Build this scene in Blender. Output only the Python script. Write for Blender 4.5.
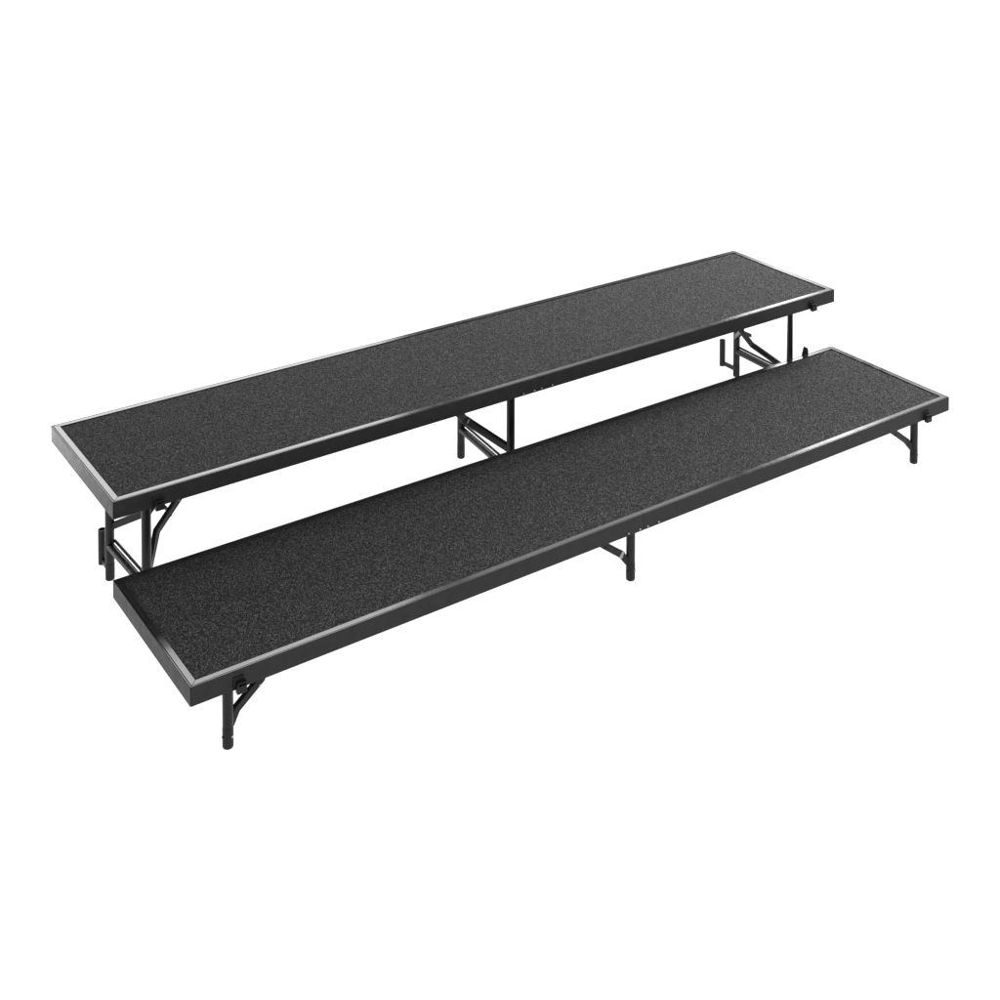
import bpy, bmesh, math, random
import numpy as np
from mathutils import Vector, Matrix

for o in list(bpy.data.objects):
    bpy.data.objects.remove(o)
S = bpy.context.scene
C = S.collection
R = math.radians

# ------------------------------------------------------------------ camera
# level product view with a dropped lens (verticals stay parallel)
cd = bpy.data.cameras.new('camera')
cam = bpy.data.objects.new('camera', cd)
C.objects.link(cam)
cam.location = (-2.2697, -2.7030, 2.0612)
cam.rotation_euler = (1.52668, -0.00317, -0.61458)
cd.sensor_width = 36.0
cd.lens = 1.39729 * 36.0
cd.shift_x = -0.03122
cd.shift_y = -0.64668
cd.clip_start = 0.05
cd.clip_end = 400
S.camera = cam

# ------------------------------------------------------------------ studio light
W = bpy.data.worlds.new('World')
S.world = W
W.use_nodes = True
nt = W.node_tree
nt.nodes.clear()
tc = nt.nodes.new('ShaderNodeTexCoord')
sep = nt.nodes.new('ShaderNodeSeparateXYZ')
ramp = nt.nodes.new('ShaderNodeValToRGB')
mr = nt.nodes.new('ShaderNodeMapRange')
bg = nt.nodes.new('ShaderNodeBackground')
out = nt.nodes.new('ShaderNodeOutputWorld')
nt.links.new(tc.outputs['Generated'], sep.inputs[0])
mr.inputs['From Min'].default_value = -1
mr.inputs['From Max'].default_value = 1
nt.links.new(sep.outputs['Z'], mr.inputs['Value'])
nt.links.new(mr.outputs[0], ramp.inputs[0])
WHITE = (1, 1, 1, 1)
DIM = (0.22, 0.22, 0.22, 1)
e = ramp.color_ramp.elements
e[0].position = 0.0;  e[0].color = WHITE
e[1].position = 0.515; e[1].color = WHITE          # white up to the horizon, added to light the floor from beneath
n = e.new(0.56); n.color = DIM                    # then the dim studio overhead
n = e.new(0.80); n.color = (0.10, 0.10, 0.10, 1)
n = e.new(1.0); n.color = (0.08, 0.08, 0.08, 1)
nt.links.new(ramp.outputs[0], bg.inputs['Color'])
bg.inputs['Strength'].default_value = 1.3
nt.links.new(bg.outputs[0], out.inputs['Surface'])


def softbox(name, target, az, el, dist, w, h, power, roll=0):
    """Area lamp seen from target at azimuth az (from +y towards +x) and elevation el."""
    a, b = R(az), R(el)
    d = Vector((math.sin(a) * math.cos(b), math.cos(a) * math.cos(b), math.sin(b)))
    L = bpy.data.lights.new(name, 'AREA')
    L.shape = 'RECTANGLE'
    L.size, L.size_y = w, h
    L.energy = power
    o = bpy.data.objects.new(name, L)
    C.objects.link(o)
    o.location = Vector(target) + d * dist
    o.rotation_euler = ((-d).to_track_quat('-Z', 'Y').to_matrix() @ Matrix.Rotation(R(roll), 3, 'Z')).to_euler()
    return o


softbox('softbox_back', (-0.6, 0.3, 0.3), 17, 29, 6.0, 2.6, 2.6, 98)
softbox('softbox_middle', (0.0, 0.1, 0.3), 37, 28, 6.0, 1.6, 1.35, 12)
softbox('strip_right', (0.8, 0.2, 0.3), 47.5, 23.2, 6.0, 0.50, 1.35, 20, roll=45)
softbox('softbox_far_right', (1.2, 0.3, 0.3), 61, 22, 6.0, 1.9, 2.4, 30)
softbox('overhead', (1.3, 0.4, 0.3), 75, 55, 2.3, 1.4, 1.4, 105)
softbox('front_fill', (0, 0.2, 0.3), 165, 28, 6.0, 4.0, 2.5, 175)
softbox('under_floor_fill', (-1.75, 2.1, 0), 0, -90, 0.5, 0.5, 0.5, 25)     # added below the floor to brighten reflections on the left end faces

vs = S.view_settings
S.display_settings.display_device = 'sRGB'
vs.view_transform = 'Standard'
vs.look = 'None'
vs.exposure = 0
vs.gamma = 1
vs.use_curve_mapping = False
S.render.engine = 'CYCLES'


# ------------------------------------------------------------------ materials
def mat(name, col, rough=0.4, metal=0.0, spec=0.5, **kw):
    m = bpy.data.materials.new(name)
    m.use_nodes = True
    b = m.node_tree.nodes['Principled BSDF']
    b.inputs['Base Color'].default_value = (col, col, col, 1) if not isinstance(col, tuple) else col + (1,)
    b.inputs['Roughness'].default_value = rough
    b.inputs['Metallic'].default_value = metal
    b.inputs['Specular IOR Level'].default_value = spec
    for k, v in kw.items():
        b.inputs[k].default_value = v
    return m


def add_noise(m, scale, lo, hi, rlo, rhi, bump=0.0, stretch=(1, 1, 1), detail=3.0):
    """Fine uneven colour, gloss and surface so that no metal is perfectly uniform."""
    t = m.node_tree
    b = t.nodes['Principled BSDF']
    g = t.nodes.new('ShaderNodeTexCoord')
    mp = t.nodes.new('ShaderNodeMapping')
    mp.inputs['Scale'].default_value = stretch
    nz = t.nodes.new('ShaderNodeTexNoise')
    nz.inputs['Scale'].default_value = scale
    nz.inputs['Detail'].default_value = detail
    t.links.new(g.outputs['Object'], mp.inputs[0])
    t.links.new(mp.outputs[0], nz.inputs['Vector'])
    r = t.nodes.new('ShaderNodeMapRange')
    r.inputs['From Min'].default_value = 0.3
    r.inputs['From Max'].default_value = 0.7
    r.inputs['To Min'].default_value = lo
    r.inputs['To Max'].default_value = hi
    t.links.new(nz.outputs['Fac'], r.inputs['Value'])
    t.links.new(r.outputs[0], b.inputs['Base Color'])
    q = t.nodes.new('ShaderNodeMapRange')
    q.inputs['From Min'].default_value = 0.3
    q.inputs['From Max'].default_value = 0.7
    q.inputs['To Min'].default_value = rlo
    q.inputs['To Max'].default_value = rhi
    t.links.new(nz.outputs['Fac'], q.inputs['Value'])
    t.links.new(q.outputs[0], b.inputs['Roughness'])
    if bump:
        n2 = t.nodes.new('ShaderNodeTexNoise')
        n2.inputs['Scale'].default_value = 900
        n2.inputs['Detail'].default_value = 1
        t.links.new(g.outputs['Object'], n2.inputs['Vector'])
        bp = t.nodes.new('ShaderNodeBump')
        bp.inputs['Strength'].default_value = bump
        bp.inputs['Distance'].default_value = 0.0004
        t.links.new(n2.outputs['Fac'], bp.inputs['Height'])
        t.links.new(bp.outputs[0], b.inputs['Normal'])


M_RAIL = mat('black powder coated steel', 0.02, 0.42, 0, 0.15)
add_noise(M_RAIL, 40, 0.019, 0.026, 0.36, 0.46, bump=0.10)
M_TUBE = mat('black painted tube', 0.006, 0.32, 0, 0.27)
add_noise(M_TUBE, 60, 0.004, 0.008, 0.30, 0.42, bump=0.05)
M_TRIM = mat('glossy black edge trim', 0.03, 0.22, 0, 0.6)
add_noise(M_TRIM, 30, 0.025, 0.035, 0.13, 0.19)
M_PLASTIC = mat('black plastic', 0.008, 0.45, 0, 0.25)
add_noise(M_PLASTIC, 80, 0.006, 0.011, 0.45, 0.6)
M_ZINC = mat('zinc rivet', 0.42, 0.35, 1.0)
M_PALE = mat('pale grey paint', 0.32, 0.5, 0, 0.3)
M_BOARD = mat('dark underside board', 0.012, 0.7, 0, 0.2)
add_noise(M_BOARD, 25, 0.008, 0.016, 0.65, 0.75)

M_CARPET = mat('charcoal loop carpet', 0.03, 0.95, 0, 0.1)


def carpet_nodes():
    t = M_CARPET.node_tree
    b = t.nodes['Principled BSDF']
    b.inputs['Sheen Weight'].default_value = 0.10
    b.inputs['Sheen Roughness'].default_value = 0.6
    b.inputs['Sheen Tint'].default_value = (1, 1, 1, 1)
    g = t.nodes.new('ShaderNodeTexCoord')
    vo = t.nodes.new('ShaderNodeTexVoronoi')      # single loops, dark between them
    vo.inputs['Scale'].default_value = 300
    vo.inputs['Randomness'].default_value = 0.8
    t.links.new(g.outputs['Object'], vo.inputs['Vector'])
    sp = t.nodes.new('ShaderNodeSeparateColor')
    t.links.new(vo.outputs['Color'], sp.inputs[0])
    lp = t.nodes.new('ShaderNodeMapRange')        # loop crown to gap
    lp.inputs['From Min'].default_value = 0.10
    lp.inputs['From Max'].default_value = 0.62
    lp.inputs['To Min'].default_value = 1.0
    lp.inputs['To Max'].default_value = 0.0
    t.links.new(vo.outputs['Distance'], lp.inputs['Value'])
    sq = t.nodes.new('ShaderNodeMath')
    sq.operation = 'POWER'
    sq.inputs[1].default_value = 2.0
    t.links.new(lp.outputs[0], sq.inputs[0])
    pw = t.nodes.new('ShaderNodeMath')            # each loop its own shade
    pw.operation = 'POWER'
    pw.inputs[1].default_value = 1.25
    t.links.new(sp.outputs[0], pw.inputs[0])
    rr = t.nodes.new('ShaderNodeMapRange')
    rr.inputs['To Min'].default_value = 0.060
    rr.inputs['To Max'].default_value = 0.36
    t.links.new(pw.outputs[0], rr.inputs['Value'])
    cm = t.nodes.new('ShaderNodeMath')
    cm.operation = 'MULTIPLY_ADD'
    cm.inputs[2].default_value = 0.003
    t.links.new(sq.outputs[0], cm.inputs[0])
    t.links.new(rr.outputs[0], cm.inputs[1])
    cr = cm
    nz = t.nodes.new('ShaderNodeTexNoise')        # mottling
    nz.inputs['Scale'].default_value = 55
    nz.inputs['Detail'].default_value = 4
    t.links.new(g.outputs['Object'], nz.inputs['Vector'])
    r = t.nodes.new('ShaderNodeMapRange')
    r.inputs['From Min'].default_value = 0.3
    r.inputs['From Max'].default_value = 0.7
    r.inputs['To Min'].default_value = 0.90
    r.inputs['To Max'].default_value = 1.10
    t.links.new(nz.outputs['Fac'], r.inputs['Value'])
    mx = t.nodes.new('ShaderNodeMix')
    mx.data_type = 'RGBA'
    mx.blend_type = 'MULTIPLY'
    mx.inputs['Factor'].default_value = 1
    t.links.new(cr.outputs[0], mx.inputs['A'])
    t.links.new(r.outputs[0], mx.inputs['B'])
    t.links.new(mx.outputs['Result'], b.inputs['Base Color'])


carpet_nodes()

# underlit floor added for a shadowless white ground; the world below shines through
M_UNDERLIT_FLOOR = bpy.data.materials.new('underlit shadowless white')
M_UNDERLIT_FLOOR.use_nodes = True
t = M_UNDERLIT_FLOOR.node_tree
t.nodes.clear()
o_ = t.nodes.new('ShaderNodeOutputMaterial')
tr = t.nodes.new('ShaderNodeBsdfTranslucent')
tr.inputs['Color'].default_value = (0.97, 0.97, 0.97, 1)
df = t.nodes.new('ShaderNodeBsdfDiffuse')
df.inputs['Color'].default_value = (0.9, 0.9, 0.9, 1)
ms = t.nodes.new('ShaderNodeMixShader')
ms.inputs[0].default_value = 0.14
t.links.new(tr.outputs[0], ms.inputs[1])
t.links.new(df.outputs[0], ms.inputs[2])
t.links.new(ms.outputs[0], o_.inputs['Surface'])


# ------------------------------------------------------------------ mesh helpers
def obj(name, bm, m, parent=None, smooth=False):
    me = bpy.data.meshes.new(name)
    bmesh.ops.recalc_face_normals(bm, faces=bm.faces)
    bm.to_mesh(me)
    bm.free()
    me.materials.append(m)
    if smooth:
        for p in me.polygons:
            p.use_smooth = True
        me.set_sharp_from_angle(angle=R(35))
    o = bpy.data.objects.new(name, me)
    C.objects.link(o)
    if parent:
        o.parent = parent
    return o


def add_box(bm, lo, hi, bev=0.0):
    r = bmesh.ops.create_cube(bm, size=1)
    v = r['verts']
    lo, hi = Vector(lo), Vector(hi)
    for q in v:
        q.co = Vector([(lo[i] + hi[i]) / 2 + q.co[i] * (hi[i] - lo[i]) for i in range(3)])
    if bev:
        ed = list({e for q in v for e in q.link_edges})
        bmesh.ops.bevel(bm, geom=ed, offset=bev, segments=2, affect='EDGES', profile=0.5)


def add_path(bm, pts, prof, up=Vector((0, 0, 1)), closed_caps=True, scales=None):
    """Sweep a closed 2-D profile along a polyline, mitred at the bends."""
    pts = [Vector(p) for p in pts]
    rings = []
    for i, p in enumerate(pts):
        a = (pts[i] - pts[i - 1]).normalized() if i else None
        b = (pts[i + 1] - pts[i]).normalized() if i < len(pts) - 1 else None
        if a is None: tan = b; k = 1
        elif b is None: tan = a; k = 1
        else:
            tan = (a + b).normalized(); k = 1 / max(0.5, tan.dot(a))
        u = up - tan * up.dot(tan)
        if u.length < 1e-4:
            u = Vector((1, 0, 0)) - tan * tan.x
        u.normalize()
        s = tan.cross(u).normalized()
        sc = scales[i] if scales else 1
        ring = []
        for x, y in prof:
            off = s * x * sc + u * y * sc
            if a is not None and b is not None:
                nb = (b - a)
                if nb.length > 1e-6:
                    nb.normalize()
                    off = off + nb * off.dot(nb) * (k - 1)
            ring.append(bm.verts.new(p + off))
        rings.append(ring)
    nP = len(prof)
    for r0, r1 in zip(rings, rings[1:]):
        for j in range(nP):
            bm.faces.new((r0[j], r0[(j + 1) % nP], r1[(j + 1) % nP], r1[j]))
    if closed_caps:
        bm.faces.new(rings[0][::-1])
        bm.faces.new(rings[-1])


def circ(r, n=20):
    return [(r * math.cos(2 * math.pi * k / n), r * math.sin(2 * math.pi * k / n)) for k in range(n)]


def rrect(w, h, c=0.0015):
    w, h = w / 2, h / 2
    return [(w - c, -h), (w, -h + c), (w, h - c), (w - c, h), (-w + c, h), (-w, h - c), (-w, -h + c), (-w + c, -h)]


def add_tube(bm, p0, p1, r, r1=None, n=20, round_end=False):
    pts = [Vector(p0), Vector(p1)]
    r1 = r if r1 is None else r1
    if round_end:                                   # rounded lower lip at p1
        d = (pts[1] - pts[0]).normalized()
        P = [pts[0], pts[1] - d * 0.004, pts[1] - d * 0.0012, pts[1]]
        add_path(bm, P, circ(1, n), scales=[r, r1, r1 * 0.95, r1 * 0.84])
    else:
        add_path(bm, pts, circ(1, n), scales=[r, r1])


def add_prism(bm, poly, axis, a, b):
    """Extrude polygon (pairs of the two other axes) from a to b along axis."""
    def co(p, v):
        return {'x': (v, p[0], p[1]), 'y': (p[0], v, p[1]), 'z': (p[0], p[1], v)}[axis]
    v0 = [bm.verts.new(co(p, a)) for p in poly]
    v1 = [bm.verts.new(co(p, b)) for p in poly]
    n = len(poly)
    for i in range(n):
        bm.faces.new((v0[i], v0[(i + 1) % n], v1[(i + 1) % n], v1[i]))
    bm.faces.new(v0[::-1])
    bm.faces.new(v1)


def mitred(bm, prof, p0, p1, inward, m0=True, m1=True, gap=0.0009):
    """Profile (u inward from the outer face, w up) swept p0 -> p1, ends cut at 45 degrees when mitred."""
    p0, p1, inward = Vector(p0), Vector(p1), Vector(inward)
    d = (p1 - p0).normalized()
    r0 = [bm.verts.new(p0 + inward * u + Vector((0, 0, w)) + (d * (u + gap) if m0 else Vector())) for u, w in prof]
    r1 = [bm.verts.new(p1 + inward * u + Vector((0, 0, w)) - (d * (u + gap) if m1 else Vector())) for u, w in prof]
    n = len(prof)
    for i in range(n):
        bm.faces.new((r0[i], r0[(i + 1) % n], r1[(i + 1) % n], r1[i]))
    bm.faces.new(r0[::-1])
    bm.faces.new(r1)


# ------------------------------------------------------------------ the setting
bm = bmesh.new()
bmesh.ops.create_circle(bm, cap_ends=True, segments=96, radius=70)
fl = obj('added_underlit_floor', bm, M_UNDERLIT_FLOOR)
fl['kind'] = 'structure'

# ------------------------------------------------------------------ risers
L, D, T = 2.438, 0.4829, 0.0418
HX = L / 2

# carpet pile: a real, finely uneven surface shared by both decks
def carpet_mesh():
    x0, x1, y0, y1 = -HX + 0.0184, HX - 0.0184, 0.0184, D - 0.0184
    st = 0.0030
    nx, ny = int((x1 - x0) / st) + 1, int((y1 - y0) / st) + 1
    rng = np.random.default_rng(7)
    X, Y = np.meshgrid(np.linspace(x0, x1, nx), np.linspace(y0, y1, ny))
    jx = rng.uniform(-.3, .3, X.shape) * st
    jy = rng.uniform(-.3, .3, X.shape) * st
    jx[:, [0, -1]] = 0; jy[[0, -1], :] = 0
    Z = -0.0026 + rng.uniform(-.0012, .0012, X.shape)
    Z[[0, -1], :] = -0.0035; Z[:, [0, -1]] = -0.0035
    co = np.stack([X + jx, Y + jy, Z], -1).reshape(-1, 3)
    i = np.arange(nx * ny).reshape(ny, nx)
    q = np.stack([i[:-1, :-1], i[:-1, 1:], i[1:, 1:], i[1:, :-1]], -1).reshape(-1, 4)
    me = bpy.data.meshes.new('carpet')
    me.from_pydata(co.tolist(), [], q.tolist())
    me.materials.append(M_CARPET)
    for p in me.polygons:
        p.use_smooth = True
    return me


CARPET = carpet_mesh()

RAIL = [(0, -T), (0, -.0014), (.0004, -.0005), (.0010, 0), (.0027, 0), (.0031, -.0005), (.0032, -.0020),
        (.0032, -T + .0025), (.022, -T + .0025), (.022, -T)]
TRIM = [(.0045, -.0045), (.0045, -.0006), (.0050, 0), (.0178, 0), (.0183, -.0006), (.0183, -.0045)]


def riser(label, h, loc, rot, front_x, rear_x, front_y, rear_y, tall):
    root = bpy.data.objects.new('stage_riser', None)
    C.objects.link(root)
    root.empty_display_size = 0.2
    root.location = loc
    root.rotation_euler = (0, 0, rot)
    root['label'] = label
    root['category'] = 'riser'
    root['group'] = 'carpeted stage risers'

    c = bpy.data.objects.new('carpet', CARPET)
    C.objects.link(c); c.parent = root; c.location = (0, 0, h)

    g = 0.0004                                       # half of the seam between the two folding halves
    for s in (-1, 1):
        bm = bmesh.new()
        a, b = sorted((s * g, s * (HX - .0035)))
        add_box(bm, (a, .0035, h - .022), (b, D - .0035, h - .0048))
        obj('deck_board', bm, M_BOARD, root)

    def strip(name, prof, m):
        res = []
        for y, inw, sgn in ((0, (0, 1, 0), 1), (D, (0, -1, 0), -1)):
            for s in (-1, 1):
                bm = bmesh.new()
                if s < 0: mitred(bm, prof, (-HX, y, h), (-g, y, h), inw, True, False)
                else:     mitred(bm, prof, (g, y, h), (HX, y, h), inw, False, True)
                res.append(obj(name, bm, m, root))
        for s in (-1, 1):
            bm = bmesh.new()
            mitred(bm, prof, (s * HX, 0, h), (s * HX, D, h), (-s, 0, 0), True, True)
            res.append(obj(name, bm, m, root))
        return res

    rails = strip('frame_rail', RAIL, M_RAIL)
    for o in rails:                                  # the rolled upper lip is worn glossy like the trim
        o.data.materials.append(M_TRIM)
        for p in o.data.polygons:
            if p.normal.z > .5 and p.center.z > h - .002:
                p.material_index = 1
    strip('edge_trim', TRIM, M_TRIM)

    # rivets either side of the folding seam
    for x, big in ((-.050, 1), (-.0125, 0), (.0135, 0), (.051, 1)):
        bm = bmesh.new()
        add_path(bm, [(x, -.0001, h - .0360), (x, -.0012, h - .0360), (x, -.0020, h - .0360)], circ(1, 14),
                 up=Vector((0, 0, 1)), scales=[.0025, .0022, .0011])
        obj('rivet', bm, M_ZINC, rails[0] if x < 0 else rails[1], True)

    # end clips that hook the next level, on the front rail
    for s in (-1, 1):
        xc = s * 1.111
        z = h - .030
        bm = bmesh.new()
        add_box(bm, (xc - .014, -.0030, z - .011), (xc + .010, -.0002, z + .016), .0008)      # plate
        add_box(bm, (xc - .009, -.0125, z - .0175), (xc + .013, -.0005, z - .001), .0012)      # block
        add_box(bm, (xc - .009, -.0125, z + .0035), (xc + .013, -.0032, z + .0065), .0006)     # upper lip
        add_box(bm, (xc - .009, -.0125, z - .004), (xc - .0065, -.0032, z + .0050), .0005)
        obj('clip', bm, M_PLASTIC, root)

    # hook tab on the back rail of the low riser
    if not tall:
        for xc in (1.0975,):
            bm = bmesh.new()
            add_prism(bm, [(xc - .013, h - .030), (xc + .013, h - .030), (xc + .0125, h + .010), (xc + .008, h + .019),
                           (xc - .0035, h + .0255), (xc - .0125, h + .001)], 'y', D + .0004, D + .0064)
            obj('hook_tab', bm, M_PLASTIC, root)

    ztop = h - .0225
    RL = .0118
    for i in range(3):
        fx, rx, fy, ry = front_x[i], rear_x[i], front_y[i], rear_y[i]
        s = (1, -1, -1)[i]                           # braces run this way along the deck
        for (x, y, front) in ((fx, fy, True), (rx, ry, False)):
            slim = tall and front and i == 2
            bm = bmesh.new()
            add_tube(bm, (x, y, ztop), (x, y, .045), .0085 if slim else RL, RL)
            lg = obj('leg', bm, M_TUBE, root, True)
            bm = bmesh.new()
            add_tube(bm, (x, y, .0445), (x, y, 0), RL + .0003, RL + .0003, round_end=True)
            fc = obj('foot_cap', bm, M_PLASTIC, lg, True)
            # spring buttons of the height adjustment
            for dx, dy in () if tall else ((-1, -.15), (.45, -.89)):
                n = Vector((dx, dy, 0)).normalized()
                q = Vector((x, y, .027)) + n * (RL - .0005)
                bm = bmesh.new()
                add_path(bm, [q, q + n * .0022, q + n * .0036], circ(1, 12), scales=[.0030, .0028, .0013])
                obj('pin', bm, M_ZINC if dx > 0 else M_PLASTIC, lg, True)
            # mounting bracket under the deck
            bm = bmesh.new()
            add_box(bm, (x - .019, y - .015, ztop - .012), (x + .019, y + .015, ztop - .0005), .0015)
            obj('bracket', bm, M_TUBE, root)
        # cross bar between the two legs with a thin rod beside it
        zc0, zc1 = (.104 if i == 0 else .115, .090) if tall else (.140, .140)
        bm = bmesh.new()
        add_tube(bm, (fx, fy, zc0), (rx, ry, zc1), .0105, n=18)
        obj('cross_bar', bm, M_TUBE, root, True)
        if tall:
            bm = bmesh.new()
            add_tube(bm, (fx + .0142, fy, zc0 + .009), (rx + .0142, ry, zc1 + .009), .0038, n=12)
            obj('rod', bm, M_TUBE, root, True)

        # folding braces
        ym = .244 if i == 1 else .226
        for (x, y, front) in ((fx, fy, True), (rx, ry, False)):
            k = 1 if front else -1
            bm = bmesh.new()
            if tall:
                yb = ym - k * .052
                b0 = -1.118 if i == 0 and front else x
                P = [(x + s * .004, y, .140), (b0 + s * .067, yb, .207), (b0 + s * .215, yb, ztop - .002)]
                if i == 1:
                    P = [(x + s * .004, y, .185), (x + s * .077, yb, .243), (x + s * .19, yb, ztop - .002)]
            else:
                yb = y + k * .008
                P = [(x + s * .006, y + k * .003, .046), (x + s * .026, yb, .072), (x + s * .088, yb, .118),
                     (x + s * .125, yb, ztop - .002)]
                if i == 0:
                    P = [P[0], Vector(P[1]) - Vector((.004, 0, 0)), Vector(P[2]) - Vector((.008, 0, 0)), Vector(P[3]) - Vector((.016, 0, 0))]
            add_path(bm, P, rrect(.013, .0215 if tall and i == 1 else .0175), up=Vector((0, 0, 1)))
            br = obj('brace', bm, M_TUBE, root)
            if front and i == 1:
                a, b = (Vector(P[1]), Vector(P[2])) if not tall else (Vector(P[0]), Vector(P[1]))
                d = (b - a).normalized()
                mid = a + (b - a) * (.02 if not tall else .9)
                bm = bmesh.new()
                w = .0055 if not tall else .0012
                add_path(bm, [mid - d * w, mid + d * w], rrect(.0142, .0226 if tall else .0187))
                obj('band', bm, M_PALE, br)
            # pivot bolt at the brace end
            for f in ((.38,) if tall else (-.16, .22)):
                bolt = Vector(P[-2]) * (1 - f) + Vector(P[-1]) * f
                bm = bmesh.new()
                add_path(bm, [bolt + Vector((0, -.0085, 0)), bolt + Vector((0, .0085, 0))], circ(.0026, 12))
                obj('bolt', bm, M_ZINC if front and i == 0 else M_PLASTIC, br, True)
        if tall:
            # link between the two arms
            bm = bmesh.new()
            xb = (-1.111, fx, 1.105)[i] + s * .098
            zl = .285 if i == 1 else .238
            add_path(bm, [(xb, ym - .052, zl), (xb, ym + .052, zl)], rrect(.004, .012))
            obj('link', bm, M_TUBE, root)
            # sockets for a back rail, on the rear legs at both ends
            if i != 1:
                yp = .446
                bm = bmesh.new()
                n = 18
                prof = circ(1, n)
                # open tube: outer wall, lip, inner wall
                rings = []
                for r, z in ((.0104, .014), (.0104, .1065), (.0084, .1065), (.0084, .018)):
                    rings.append([bm.verts.new((rx + r * a, yp + r * b, z)) for a, b in prof])
                for r0, r1 in zip(rings, rings[1:]):
                    for j in range(n):
                        bm.faces.new((r0[j], r0[(j + 1) % n], r1[(j + 1) % n], r1[j]))
                bm.faces.new(rings[0][::-1]); bm.faces.new(rings[-1])
                so = obj('socket', bm, M_TUBE, root, True)
                bm = bmesh.new()
                add_path(bm, [(rx, yp, .024), (rx, ry + .004, .024)], rrect(.009, .014))
                obj('socket_arm', bm, M_TUBE, so)
    return root


riser('lower black carpeted riser on short legs, standing in front', 0.2051, (0, 0, 0), 0,
      (-1.111, .009, 1.130), (-0.995, .009, 1.130), (.062, .0635, .060), (.385, .42, .385), False)
riser('higher black carpeted riser on tall legs, standing behind', 0.4039, (-0.006, 0.4621, 0), 0.0031,
      (-1.0985, -.048, 1.077), (-1.100, .011, 1.133), (.116, .066, .064), (.384, .422, .374), True)
